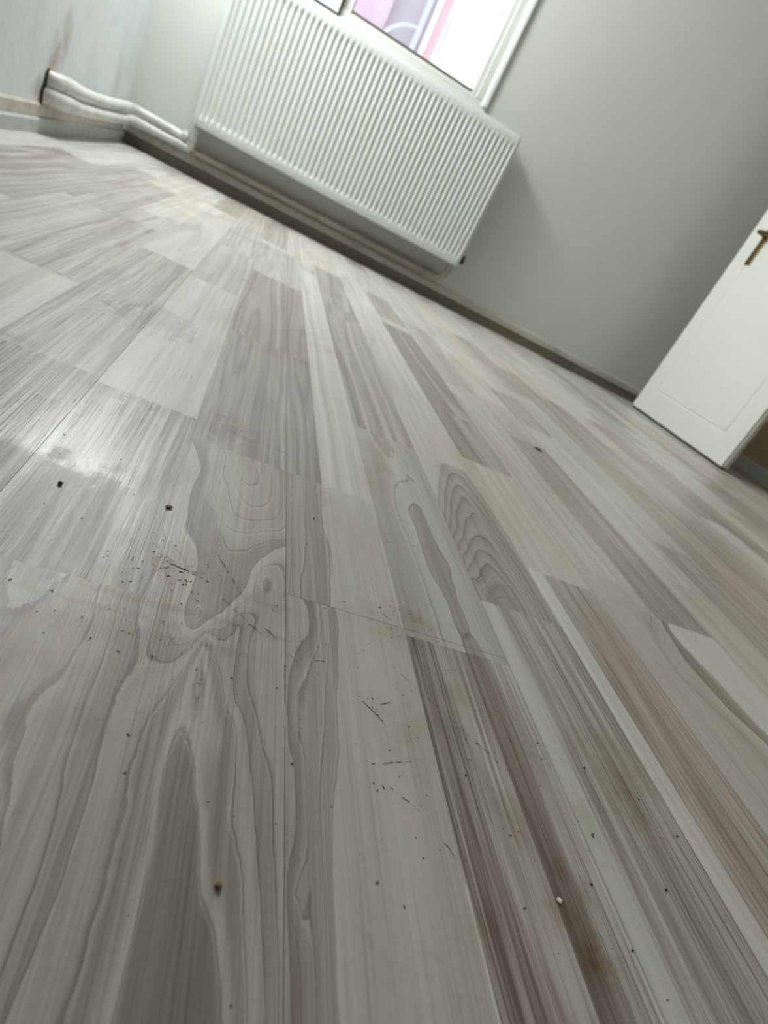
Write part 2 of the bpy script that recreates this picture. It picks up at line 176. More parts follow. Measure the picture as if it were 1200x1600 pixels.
def laminate():
    N = NT('whitewashed_ash_laminate'); m = N.math
    pos = N.n('ShaderNodeNewGeometry').outputs['Position']
    a = N.n('ShaderNodeAttribute', dict(attribute_name='va')).outputs['Vector']
    b = N.n('ShaderNodeAttribute', dict(attribute_name='vb')).outputs['Vector']
    sa = N.n('ShaderNodeSeparateXYZ', i0=a); sb = N.n('ShaderNodeSeparateXYZ', i0=b)
    phi, tone, hero = sa.outputs; fine, seed, warm = sb.outputs
    off = N.n('ShaderNodeCombineXYZ', X=m('MULTIPLY', seed, 3.1), Y=m('MULTIPLY', seed, 7.7), Z=m('MULTIPLY', seed, 1.3))
    p = N.n('ShaderNodeVectorMath', dict(operation='ADD'), i0=pos, i1=off).outputs[0]
    # gentle waviness of the grain
    wob = m('MULTIPLY', m('SUBTRACT', N.noise(N.scalevec(p, (9, 2.2, 1)), 1, 2), .5), .012)
    sp_ = N.n('ShaderNodeSeparateXYZ', i0=p)
    pw = N.n('ShaderNodeCombineXYZ', X=m('ADD', sp_.outputs[0], wob), Y=sp_.outputs[1], Z=0.0)
    phj = m('ADD', phi, m('MULTIPLY', m('SUBTRACT', N.noise(N.scalevec(p, (160, 45, 1)), 1, 3, .6), .5), .22))
    # --- tone inside traced figures
    T1 = [(0,.10),(.95,.14),(1.0,.14),(1.02,.52),(1.35,.44),(1.45,.26),(1.97,.25),(2.0,.40),(2.5,.46),(2.95,.34),(3.0,.22),(3.6,.30),(4,.28),(4.3,.44),(4.55,.42),(5,.44),
          (5.5,.54),(5.97,.56),(6,.22),(6.97,.26),(7,.34),(8,.46),(9,.40),(10.0,.44),(11.0,.38),(12,.32),
          (20,.42),(20.9,.40),(21,.12),(22,.22),(23,.36),(25,.34)]
    T1b = [(25,.28),(25.05,.60),(27,.66)]
    T2 = [(30,.44),(31,.60),(31.95,.62),(32,.36),(33,.34),(33.5,.70),(34.3,.72),(34.9,.62),(35,.42),(35.8,.50),(36,.30),(36.8,.46),(37,.26),(37.8,.44),(38,.24),(38.8,.44),(39,.26),
          (39.8,.46),(40,.26),(40.8,.46),(41,.28),(41.8,.46),(42,.22),(43,.42),(44,.26),(46,.4),(48,.60),(49,.44),(50,.58),(50.95,.60),(51,.14),(52,.28)]
    r1 = N.ramp(m('DIVIDE', phj, 30), [(x/30, (v, v, v)) for x, v in T1])
    r1b = N.ramp(m('DIVIDE', m('SUBTRACT', phj, 24), 6), [((x-24)/6, (v, v, v)) for x, v in T1b])
    r1 = N.mix(m('GREATER_THAN', phj, 25), r1, r1b)
    r2 = N.ramp(m('DIVIDE', m('SUBTRACT', phj, 30), 22.6), [((x-30)/22.6, (v, v, v)) for x, v in T2])
    r2 = N.mix(m('GREATER_THAN', phj, 52), r2, (.84, .84, .84, 1))
    rh = N.mix(m('GREATER_THAN', phj, 29), r1, r2)
    rg = m('ADD', tone, m('MULTIPLY', m('SUBTRACT', N.noise(m('ADD', phi, m('MULTIPLY', seed, 5)), 1.1, 3, .7, '1D'), .5), .75))
    t0 = N.mix(hero, rg, rh)
    # thin late-wood lines on every contour: a dark one with a pale one beside it
    fr = m('FRACT', phj)
    dk = N.ramp(fr, [(0, g(1)), (.05, g(1)), (.11, g(0)), (.90, g(0)), (.97, g(-1) if False else g(0))])
    lt = N.ramp(fr, [(.86, g(0)), (.93, g(1)), (.985, g(1)), (1.0, g(0))])
    lw = m('ADD', m('MULTIPLY', hero, .95), m('MULTIPLY', m('SUBTRACT', 1, hero), .18))
    t1 = m('SUBTRACT', t0, m('MULTIPLY', m('MULTIPLY', dk, lw), .23))
    t1 = m('ADD', t1, m('MULTIPLY', m('MULTIPLY', lt, lw), .09))
    # --- fine straight grain, several widths
    f1 = N.noise(N.scalevec(pw, (620, 7, 1)), 1, 3, .65)
    f2 = N.noise(N.scalevec(pw, (190, 2.2, 1)), 1, 3, .6)
    f3 = N.noise(N.scalevec(pw, (42, 1.0, 1)), 1, 2, .5)
    lines = N.ramp(f1, [(.36, g(0)), (.47, g(.62)), (.60, g(1))])
    f2r = N.ramp(f2, [(.34, g(0)), (.66, g(1))])
    t2 = m('ADD', t1, m('MULTIPLY', m('SUBTRACT', lines, .6), m('MULTIPLY', fine, .34)))
    t2 = m('ADD', t2, m('MULTIPLY', m('SUBTRACT', f2r, .5), m('MULTIPLY', fine, .30)))
    t2 = m('ADD', t2, m('MULTIPLY', m('SUBTRACT', f3, .5), .34))
    t2 = m('ADD', t2, m('MULTIPLY', m('SUBTRACT', N.noise(p, 900, 2, .6), .5), .10), clamp=True)
    c = N.ramp(t2, [(0, srgb(107, 98, 92)), (.3, srgb(148, 140, 133)), (.6, srgb(183, 179, 172)), (1, srgb(209, 209, 203))])
    # warm / cool print variation
    wv = m('ADD', warm, m('MULTIPLY', m('SUBTRACT', N.noise(N.scalevec(p, (16, 3, 1)), 1, 3), .5), 1.6))
    c = N.mix(m('MULTIPLY', wv, .5, clamp=True), c, N.mix(1.0, c, srgb(245, 226, 216), 'MULTIPLY'))
    c = N.mix(m('MULTIPLY', m('SUBTRACT', 0, wv), .5, clamp=True), c, N.mix(1.0, c, srgb(226, 236, 230), 'MULTIPLY'))
    # --- stains and grime lying on the floor (world position)
    gp = N.n('ShaderNodeSeparateXYZ', i0=pos)
    sn = N.noise(pos, 55, 5, .65); sn2 = N.noise(pos, 420, 3, .6)
    acc = [None, None, None]
    for x, y, rx, ry, st, k in STAINS:
        dx = m('DIVIDE', m('SUBTRACT', gp.outputs[0], x), rx*1.25); dy = m('DIVIDE', m('SUBTRACT', gp.outputs[1], y), ry*1.25)
        d = m('SQRT', m('ADD', m('MULTIPLY', dx, dx), m('MULTIPLY', dy, dy)))
        d = m('ADD', d, m('MULTIPLY', m('SUBTRACT', sn, .5), 2.6))
        v = m('MULTIPLY', m('SUBTRACT', 1.0, d, clamp=True), st)
        acc[k] = v if acc[k] is None else m('MAXIMUM', acc[k], v)
    mod = m('ADD', m('MULTIPLY', sn2, 1.0), .45)
    for k, colr in enumerate((srgb(222, 198, 142), srgb(178, 166, 122), srgb(198, 160, 98))):
        c = N.mix(m('MULTIPLY', m('MULTIPLY', acc[k], mod), .95, clamp=True), c, N.mix(1.0, c, colr, 'MULTIPLY'))
    gr = N.ramp(N.noise(pos, 6.5, 6, .72), [(.50, g(0)), (.72, g(1))])
    sm = N.ramp(N.noise(pos, 150, 4, .7), [(.5, g(0)), (.66, g(1))])
    c = N.mix(m('MULTIPLY', m('MULTIPLY', gr, sm), .5), c, N.mix(1.0, c, srgb(184, 166, 132), 'MULTIPLY'))
    N.set(N.b.inputs['Base Color'], c)
    # --- sheen: satin, wiped shinier in patches
    wp = N.ramp(N.noise(N.scalevec(pos, (9, 4.5, 1)), 1, 4, .55), [(.45, g(0)), (.60, g(1))])
    rough = m('SUBTRACT', m('ADD', .43, m('MULTIPLY', m('SUBTRACT', lines, .5), .08)), m('MULTIPLY', wp, .09))
    blob = None
    for x, y, rx, ry in ((.012, .60, .018, .05), (.035, .585, .022, .03), (-.03, .70, .018, .03), (-.055, .50, .045, .09), (-.10, .48, .04, .06), (-.09, .86, .07, .1)):
        dx = m('DIVIDE', m('SUBTRACT', gp.outputs[0], x), rx); dy = m('DIVIDE', m('SUBTRACT', gp.outputs[1], y), ry)
        d = m('ADD', m('SQRT', m('ADD', m('MULTIPLY', dx, dx), m('MULTIPLY', dy, dy))), m('MULTIPLY', m('SUBTRACT', sn, .5), 1.6))
        v = N.ramp(d, [(.7, g(1)), (1.0, g(0))]); blob = v if blob is None else m('MAXIMUM', blob, v)
    rough = m('SUBTRACT', rough, m('MULTIPLY', blob, .14))
    N.set(N.b.inputs['Roughness'], rough); N.b.inputs['Specular IOR Level'].default_value = .40
    h = m('ADD', m('MULTIPLY', lines, 1.0), m('MULTIPLY', f2r, .4))
    bp = N.n('ShaderNodeBump', Strength=.35, Distance=.00012, Height=h)
    N.set(N.b.inputs['Normal'], bp.outputs[0])
    return N.m

# ------------------------------------------------------------------ wood-figure field
def tps(rows, ys=.38):
    a = np.array(rows, float); X = np.c_[a[:, 0], a[:, 1]*ys]*10
    d = np.sqrt(((X[:, None]-X[None])**2).sum(-1))+1e-9
    K = d*d*np.log(d)+np.eye(len(X))*1e-5
    P = np.c_[np.ones(len(X)), X]; n = len(X)
    A = np.zeros((n+3, n+3)); A[:n, :n] = K; A[:n, n:] = P; A[n:, :n] = P.T
    w = np.linalg.solve(A, np.r_[a[:, 2], 0, 0, 0])
    def f(x, y):
        Q = np.c_[x, y*ys]*10
        d = np.sqrt(((Q[:, None]-X[None])**2).sum(-1))+1e-9
        return (d*d*np.log(d))@w[:n]+w[n]+Q@w[n+1:]
    return f
FIELD = {k: tps(v) for k, v in HERO.items()}
LIM = dict(knot=(0.2, 11.6), wavy=(20.2, 25.8), swirl=(20.2, 25.8), finger=(30.2, 32.7), arch=(33.6, 45.6), spear=(48.3, 52.75))

S = .25  # the regions below are laid out in units of 0.25 m
# x0, x1, y0, y1, field, tone, fine, warm
REG = [
 (-.379, .02, 1.22, 2.36, None, .34, 1.5, -.1), (.395, .775, 1.39, 2.184, 'swirl', .5, .45, 0), (.02, .395, 1.39, 2.184, 'knot', .5, .5, 0), (-.379, .395, -1, 1.39, 'knot', .5, .45, .3),
 (.395, .775, -1, 1.39, 'wavy', .5, .40, .3),
 (.782, 1.169, 1.36, 3.06, 'finger', .5, .35, -.4), (1.169, 1.555, 1.70, 3.05, 'arch', .5, .25, 0),
 (1.943, 2.72, -1, 2.06, 'spear', .5, .5, 0), (1.943, 2.33, 2.06, 2.3, 'spear', .5, .5, 0),
 # printed strips with straight grain
 (-.767, -.379, -1, 1.35, None, .26, .8, .6), (-.767, -.379, 1.35, 2.42, None, .12, 1.7, .6), (-.767, -.379, 2.42, 5.1, None, .34, 1.0, -.2),
 (-1.153, -.767, 1, 3.5, None, .72, .5, .1), (-1.153, -.767, 3.5, 6, None, .42, .9, .3), (-.767, -.379, 5.1, 9, None, .66, .4, .1),
 (-.379, .007, 2.36, 4.9, None, .64, .6, -.3), (-.379, .007, 4.9, 7, None, .50, .4, -.5),
 (.007, .55, 2.184, 3.9, None, .30, .6, -.5), (.007, .55, 3.9, 6.4, None, .36, .3, .7), (.007, .55, 6.4, 8.8, None, .55, .3, -.4),
 (.55, .782, 1.39, 8, None, .80, .25, .1),
 (.782, .86, 1.39, 6.0, None, .34, .5, -.1), (.86, 1.169, 3.06, 6.0, None, .46, .7, -.1), (.782, 1.169, 6.0, 9, None, .42, .4, -.3),
 (1.169, 1.555, 3.05, 3.75, None, .74, .2, .2), (1.169, 1.555, 3.75, 7.5, None, .76, .2, -.1),
 (1.555, 1.943, 3.3, 7.0, None, .34, .3, -.5), (1.555, 1.943, 2.1, 3.3, None, .74, .3, .7), (1.555, 1.64, -1, 2.1, None, .86, .25, 0), (1.64, 1.943, -1, 2.1, None, .42, 1.0, .7),
 (.782, .88, -1, 1.36, None, .16, 1.6, .5), (.88, 1.0, -1, 1.36, None, .44, .9, .5), (1.0, 1.08, -1, 1.36, None, .16, .9, .6), (1.08, 1.169, -1, 1.36, None, .42, 1.2, -.3),
 (1.169, 1.235, -1, 1.70, None, .84, .2, -.6), (1.235, 1.555, -1, 1.70, None, .38, 1.1, -.1),
 (2.33, 2.72, 2.06, 4.4, None, .36, .6, 0), (1.943, 2.33, 2.3, 5.0, None, .60, .6, .2),
 (2.72, 3.10, 0, 2.6, None, .62, .5, .2), (3.10, 3.49, 0, 3.2, None, .40, .7, .1), (2.72, 3.10, 2.6, 5, None, .66, .3, 0),
]
def straight_field(rx0, x, y, sd):
    r = random.Random(sd); xc = rx0+r.uniform(-.1, .5); yc = r.uniform(-2, 14)
    amp = r.choice((0, 0, 1, 1)); u = (x-xc)/.16
    w = .35*np.sin(y*r.uniform(.5, 1.3)+r.uniform(0, 6))+.12*np.sin(y*r.uniform(2, 4)+r.uniform(0, 6))
    if amp: return 3.2*np.sqrt(u*u+((y-yc)*.16)**2+.02)+w+.8*(y-yc)*.1
    return u*1.8+w

# ------------------------------------------------------------------ the floor boards
LAM = laminate()
FL = box('floor', (-1.2, 3.2, -2.6, 3.40, -.06, -.010), mat=painted('underlay', (58, 54, 48), .9), kind='structure')
def breaks(a, b, cuts, step):
    c = sorted({a, b, *[q for q in cuts if a+1e-4 < q < b-1e-4]}); out = [c[0]]
    for p, q in zip(c, c[1:]):
        n = max(1, int(math.ceil((q-p)/step))); out += [p+(q-p)*i/n for i in range(1, n+1)]
    return np.array(out)
def strip_index(x): return math.floor((x-.007)/.387)
prnd = random.Random(5)
STRIPEND = {}
def strip_cuts(s):
    if s not in STRIPEND:
        r = random.Random(100+s); y = r.uniform(-12, -8); L = []
        while y < 14: y += r.choice((1.7, 2.6, 2.6, 3.4)); L.append(y)
        STRIPEND[s] = L
    return STRIPEND[s]
def make_plank(x0, x1, y0, y1):
    gap = .0007
    regs = [r for r in REG if r[0] < x1 and r[1] > x0 and r[2] < y1 and r[3] > y0]
    near = (x1 > -1.2 and x0 < 3.2 and y0 < 3.2)
    cx = [q for r in regs for q in r[:2]]+[.007+.387*i for i in range(-10, 30)]
    cyy = [q for r in regs for q in r[2:4]]
    for i in (strip_index((x0+.01)), strip_index(x1-.01)): cyy += strip_cuts(i)
    tr = any(r[4] for r in regs)
    xs = breaks(x0+gap, x1-gap, cx, .016 if tr else (.05 if near else .13))
    ys = breaks(y0+gap, y1-gap, cyy, .03 if tr else (.12 if near else .3))
    if tr:
        ylim = 3.2; ys = np.array([q for q in ys])
    nx, ny = len(xs), len(ys)
    V = [(x*S, y*S, 0) for y in ys for x in xs]
    F = [(j*nx+i, j*nx+i+1, (j+1)*nx+i+1, (j+1)*nx+i) for j in range(ny-1) for i in range(nx-1)]
    nf = len(F)
    # edge skirt with a tiny chamfer
    rim = [i for i in range(nx)]+[j*nx+nx-1 for j in range(1, ny)]+[(ny-1)*nx+i for i in range(nx-2, -1, -1)]+[j*nx for j in range(ny-2, 0, -1)]
    base = len(V)
    for i in rim: x, y, z = V[i]; V.append((x, y, -.010))
    n = len(rim)
    for k in range(n): F.append((rim[(k+1) % n], rim[k], base+k, base+(k+1) % n))
    me = bpy.data.meshes.new('plank'); me.from_pydata(V, [], F)
    fx = np.array([(xs[i]+xs[i+1])/2 for j in range(ny-1) for i in range(nx-1)])
    fy = np.array([(ys[j]+ys[j+1])/2 for j in range(ny-1) for i in range(nx-1)])
    rid = np.full(nf, -1); 
    for q, r in enumerate(REG):
        rid[(rid < 0) & (fx > r[0]) & (fx < r[1]) & (fy > r[2]) & (fy < r[3])] = q
    va = np.zeros((len(me.loops), 3), np.float32); vb = np.zeros_like(va); va[:, 1] = .1
    # vertex-wise evaluation per region so that seams stay sharp
    vx = np.array([v[0]/S for v in V]); vy = np.array([v[1]/S for v in V]); Fq = np.array(F[:nf])
    for q in np.unique(rid):
        fs = np.where(rid == q)[0]
        if q >= 0:
            x0_, x1_, y0_, y1_, fld, tone, fine, warm = REG[q]
            groups = [(fs, tone, fine, warm, fld, q*1.37+3)]
        else:
            groups = []
            keys = {}
            for f in fs:
                s_ = strip_index(fx[f]); seg = sum(1 for c in strip_cuts(s_) if c < fy[f]); keys.setdefault((s_, seg), []).append(f)
            for (s_, seg), ff in keys.items():
                r = random.Random(s_*53+seg*7+1)
                far = fx[ff[0]] > 2
                groups.append((np.array(ff), r.choice((.42, .52, .60, .68, .74)) , r.uniform(.3, .9), r.uniform(-.5, .7), None, s_*2.3+seg*5.1))
        for fs_, tone, fine, warm, fld, sd in groups:
            vv = np.unique(Fq[fs_]); 
            if fld:
                ph = np.clip(np.concatenate([FIELD[fld](vx[c]*S, vy[c]*S) for c in np.array_split(vv, max(1, len(vv)//4000))]), *LIM[fld])
                if fld == 'knot': ph = np.minimum(ph, 11.9)
            else: ph = straight_field(fx[fs_].min(), vx[vv], vy[vv], int(sd*10))
            lut = np.zeros(len(V)); lut[vv] = ph
            lp = (fs_[:, None]*4+np.arange(4)).ravel()
            va[lp, 0] = lut[Fq[fs_].ravel()]; va[lp, 1] = tone; va[lp, 2] = 1 if fld else 0
            vb[lp, 0] = fine; vb[lp, 1] = sd % 13; vb[lp, 2] = warm
    for nm, arr in (('va', va), ('vb', vb)):
        at = me.attributes.new(nm, 'FLOAT_VECTOR', 'CORNER'); at.data.foreach_set('vector', arr.ravel())
    me.update(); return obj('plank', me, FL, LAM)
JOINTS = {-1: 2.36, 0: 1.39, -2: 3.55, 1: 4.2, 2: 5.4, 3: 2.9}
k = -4
while .395+.774*k < 10.6:
    x0 = .395+.774*k; x1 = min(x0+.774, 10.6)
    j = JOINTS.get(k, prnd.uniform(0, 5.1)); ysj = sorted([j+5.16*i for i in range(-4, 5)])
    lo = -7.5 if k < 4 else -3
    x0 = max(x0, -2.95)
    e = [lo]+[q for q in ysj if lo < q < 12.88]+[12.88]
    for a_, b_ in zip(e, e[1:]):
        if b_-a_ > .2: make_plank(x0, x1, a_, b_)
    k += 1
# ------------------------------------------------------------------ room shell
WALL = painted('wall_paint', (201, 202, 196), .75, .04, (130, 115, 90), 2.2, .35, 38)
def wallmat_left():
    N = NT('left_wall_paint'); m = N.math
    pos = N.n('ShaderNodeNewGeometry').outputs['Position']
    n1 = N.noise(pos, 7, 5, .6)
    c = N.mix(N.ramp(n1, [(.45, g(0)), (.7, g(.6))]), srgb(222, 228, 230), srgb(206, 212, 214))
    gp = N.n('ShaderNodeSeparateXYZ', i0=pos)
    for y, z, ry, rz, st in ((2.20, .16, .05, .09, .8), (2.26, .24, .05, .09, .5), (2.12, .11, .05, .03, .6), (2.95, .2, .08, .1, .25)):
        dy = m('DIVIDE', m('SUBTRACT', gp.outputs[1], y), ry); dz = m('DIVIDE', m('SUBTRACT', gp.outputs[2], z), rz)
        d = m('ADD', m('SQRT', m('ADD', m('MULTIPLY', dy, dy), m('MULTIPLY', dz, dz))), m('MULTIPLY', m('SUBTRACT', N.noise(pos, 22, 4, .6), .5), 1.8))
        c = N.mix(m('MULTIPLY', m('SUBTRACT', 1.2, d, clamp=True), st, clamp=True), c, srgb(168, 152, 132))
    N.set(N.b.inputs['Base Color'], c); N.b.inputs['Roughness'].default_value = .7
    bp = N.n('ShaderNodeBump', Strength=.4, Distance=.004, Height=N.noise(pos, 30, 4, .6)); N.set(N.b.inputs['Normal'], bp.outputs[0]); return N.m
WALLL = wallmat_left()
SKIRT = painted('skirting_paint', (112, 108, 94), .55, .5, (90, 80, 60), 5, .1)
SKIRTL = painted('left_skirting_paint', (190, 194, 192), .5, .4, (110, 95, 70), 5, .1)
WY = 3.225
GX0, GX1 = -.52, .725     # window opening
WZ0, WZ1 = .80, 2.10
WT = .30
def wallpiece(nm, b, mat=WALL): return box(nm, b, None, mat, kind='structure')
bm = bmesh.new()
for b in ((-1.0, GX0, WY, WY+WT, -.06, 2.6), (GX1, 3.2, WY, WY+WT, -.06, 2.6), (GX0, GX1, WY, WY+WT, -.06, WZ0), (GX0, GX1, WY, WY+WT, WZ1, 2.6)): box_bm(bm, *b)
obj('wall_back', bm_mesh(bm, 'wall_back'), None, WALL, kind='structure')
# left wall runs very slightly out of square and has an added, unseen window opening that lets in more light
LWY = (-2.6, 1.85, 2.60, WY+.05)
def lwx(y): return -.612-.078*(y+2.6)/(WY+2.65)
bm = bmesh.new()
def lw_seg(ya, yb, z0, z1):
    lo = [bm.verts.new((x, y, z0)) for x, y in ((lwx(ya), ya), (lwx(yb), yb), (-1.0, yb), (-1.0, ya))]
    hi = [bm.verts.new((v.co.x, v.co.y, z1)) for v in lo]
    bm.faces.new(lo); bm.faces.new(hi[::-1])
    for i in range(4): bm.faces.new((lo[i], hi[i], hi[(i+1) % 4], lo[(i+1) % 4]))
lw_seg(LWY[0], LWY[1], -.06, 2.6); lw_seg(LWY[2], LWY[3], -.06, 2.6); lw_seg(LWY[1], LWY[2], -.06, .80); lw_seg(LWY[1], LWY[2], 2.20, 2.6)
obj('wall_left', bm_mesh(bm, 'wall_left'), None, WALLL, kind='structure')
RX = 2.62
bm = bmesh.new()
box_bm(bm, RX, RX+.12, -2.6, WY, -.06, 2.6)
obj('wall_right', bm_mesh(bm, 'wall_right'), None, painted('right_wall_paint', (205, 188, 165), .7), kind='structure')
wallpiece('wall_front', (-1.0, 3.2, -1.32, -1.2, -.06, 2.6), painted('bounce_absorbing_brown', (84, 66, 50), .6))  # unseen wall, coloured dark to keep bounce light off the near floor
wallpiece('ceiling', (-1.0, 3.2, -2.72, WY+.1, 2.6, 2.7), painted('ceiling_paint', (215, 215, 212), .8))

# skirting boards
GAPM = SKIRT
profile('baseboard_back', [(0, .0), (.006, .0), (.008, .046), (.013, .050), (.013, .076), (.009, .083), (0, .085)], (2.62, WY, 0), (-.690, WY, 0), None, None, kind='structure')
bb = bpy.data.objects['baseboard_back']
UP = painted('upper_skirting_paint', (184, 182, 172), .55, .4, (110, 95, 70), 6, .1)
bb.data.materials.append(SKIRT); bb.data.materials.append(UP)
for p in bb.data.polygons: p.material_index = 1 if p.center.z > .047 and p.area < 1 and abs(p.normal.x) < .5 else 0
profile('baseboard_left', [(0, 0), (.013, 0), (.014, .034), (.010, .040), (0, .041)], (-.688, WY-.008, 0), (-.612, -2.6, 0), None, SKIRTL, kind='structure')
profile('trim_1', [(0, .041), (.006, .042), (.006, .070), (0, .078)], (-.688, WY-.008, 0), (-.612, -2.6, 0), None, painted('plaster_ledge', (205, 198, 188), .7, .4), kind='structure')

# ------------------------------------------------------------------ window
FR = painted('window_frame_paint', (206, 208, 202), .45, .15, (140, 120, 80), 8, .05)
SEAL = painted('window_seal', (98, 92, 72), .7)
def glass():
    N = NT('window_glass'); tr = N.n('ShaderNodeBsdfTransparent'); gl = N.n('ShaderNodeBsdfGlossy'); gl.inputs['Roughness'].default_value = .02
    fz = N.n('ShaderNodeFresnel', IOR=1.45); mx = N.n('ShaderNodeMixShader', i0=fz, i1=tr.outputs[0], i2=gl.outputs[0])
    N.t.links.new(mx.outputs[0], N.out.inputs[0]); return N.m
GL = glass()
win = bpy.data.objects.new('window_1', None); COL.objects.link(win); win['kind'] = 'structure'; win.location = (0, WY, 0)
bpy.context.view_layer.update()
def wp(name, bxs, mat=FR, bevel=.003):
    bm = bmesh.new()
    for b in bxs:
        x0, x1, y0, y1, z0, z1 = b; box_bm(bm, x0, x1, y0-WY, y1-WY, z0, z1, bevel=bevel)
    return obj(name, bm_mesh(bm, name), win, mat)
fy0, fy1 = WY-.006, WY+.06
# outer frame: bottom rail, right stile with a raised outer bead, mullion
wp('window_sill', [(GX0-.01, GX1+.004, WY-.012, WY+.07, .796, .842)])
wp('frame_rail', [(GX0, GX1, fy0+.004, fy1, .842, .866), (GX0, GX1, fy0, fy1, WZ1-.04, WZ1)])
wp('frame_stile', [(.665, .705, fy0+.004, fy1, .866, WZ1-.04)]); wp('frame_stile', [(GX0, GX0+.04, fy0, fy1, .842, WZ1-.04)])
wp('frame_bead', [(.703, .730, WY-.016, WY+.02, .846, WZ1)], painted('window_bead_paint', (232, 236, 234), .3, .05), .006)
wp('glazing_bead', [(.640, .667, fy0+.012, fy1, .866, WZ1-.04), (.030, .645, fy0+.016, fy1, .862, .878)], FR, .005)
wp('mullion', [(-.010, .034, fy0+.01, fy1, .842, WZ1-.04)])
wp('glazing_seal', [(.032, .644, WY+.008, WY+.03, .878, .8845), (.032, .037, WY+.008, WY+.03, .878, WZ1-.05)], SEAL, 0)
bm = bmesh.new(); box_bm(bm, .034, .640, .030, .034, .879, WZ1-.05); obj('pane', bm_mesh(bm, 'pane'), win, GL)
# opening sash on the left: white frame standing proud, with its glass above the rail
sash = wp('sash', [(GX0+.02, -.016, WY-.030, WY+.03, .838, .930), (GX0+.02, -.016, WY-.030, WY+.03, WZ1-.1, WZ1-.03), (GX0+.02, GX0+.09, WY-.030, WY+.03, .92, WZ1-.09), (-.080, -.016, WY-.030, WY+.03, .92, WZ1-.09)], painted('sash_paint', (218, 222, 216), .35, .05), .004)
wp('sash_seal', [(GX0+.02, -.010, WY-.012, WY+.02, .832, .839), (-.016, -.009, WY-.012, WY+.02, .84, WZ1-.04)], SEAL, 0)
bm = bmesh.new(); box_bm(bm, GX0+.09, -.080, .0, .004, .925, WZ1-.09); obj('pane', bm_mesh(bm, 'pane'), win, GL)
# frame of the side window added out of view for extra light
w3 = bpy.data.objects.new('added_window', None); COL.objects.link(w3); w3['kind'] = 'structure'
bm = bmesh.new()
for b in ((-.90, -.84, 1.85, 1.91, .80, 2.20), (-.90, -.84, 2.54, 2.60, .80, 2.20), (-.90, -.84, 1.85, 2.6, .80, .86), (-.90, -.84, 1.85, 2.6, 2.14, 2.20)): box_bm(bm, *b)
obj('added_window_frame', bm_mesh(bm, 'added_window_frame'), w3, FR)
# ------------------------------------------------------------------ buildings seen through the glass
def facade_mat(nm, a, b):
    N = NT(nm); pos = N.n('ShaderNodeNewGeometry').outputs['Position']
    f = N.ramp(N.noise(pos, 2.2, 4, .6), [(.4, g(0)), (.7, g(1))])
    N.set(N.b.inputs['Base Color'], N.mix(f, srgb(*a), srgb(*b))); N.b.inputs['Roughness'].default_value = .9; return N.m
def thing(name, label, cat, loc=(0, 0, 0), group=None):
    o = bpy.data.objects.new(name, None); COL.objects.link(o); o.location = loc; o['label'] = label; o['category'] = cat
    if group: o['group'] = group
    return o
pk = thing('neighbouring_building', 'pale pink rendered house wall seen through the left part of the window pane', 'building', (0, 8.0, -1))
box('wall', (-7, .438, 0, .4, -2, 5.2), pk, facade_mat('pink_render', (153, 132, 150), (160, 146, 158)))
box('recessed_wall', (.441, .858, .25, .65, -2, 5.2), pk, facade_mat('lilac_render', (170, 164, 175), (176, 170, 180)))
wh = thing('white_building', 'white house wall with a rose corner strip seen through the window pane', 'building', (0, 8.0, -1))
box('wall', (.86, 9, 0, .4, -2, 5.2), wh, facade_mat('white_render', (186, 184, 187), (180, 176, 181)))
box('corner_trim', (.935, 1.005, -.03, .0, -2, 5.2), wh, facade_mat('rose_trim', (162, 132, 142), (168, 142, 150)))
SH = facade_mat('grey_shutter', (158, 156, 164), (166, 163, 170))
for x, z, w_, h_ in ((1.06, 2.92, .035, .34), (1.22, 3.42, .06, .06), (1.49, 3.53, .06, .06), (1.20, 2.87, .07, .05)):
    box('wall_vent', (x, x+w_, -.02, .0, z, z+h_), wh, SH)
DPM = facade_mat('blue_grey_metal', (150, 152, 168), (158, 159, 173))
dp = thing('downpipe', 'pale blue-grey downpipe between the pink and the white house outside, with a curved branch', 'pipe', (.78, 7.94, -3))
obj('pipe_run', bm_mesh(tube([(0, 0, 0), (0, 0, 7.2)], .035, 10, smooth_path=False), 'pipe_run', True), dp, DPM)
obj('pipe_branch', bm_mesh(tube([(-.36, 0, 4.72), (-.28, 0, 4.86), (-.15, 0, 4.96), (0, 0, 5.0)], .022, 10), 'pipe_branch', True), dp, DPM)

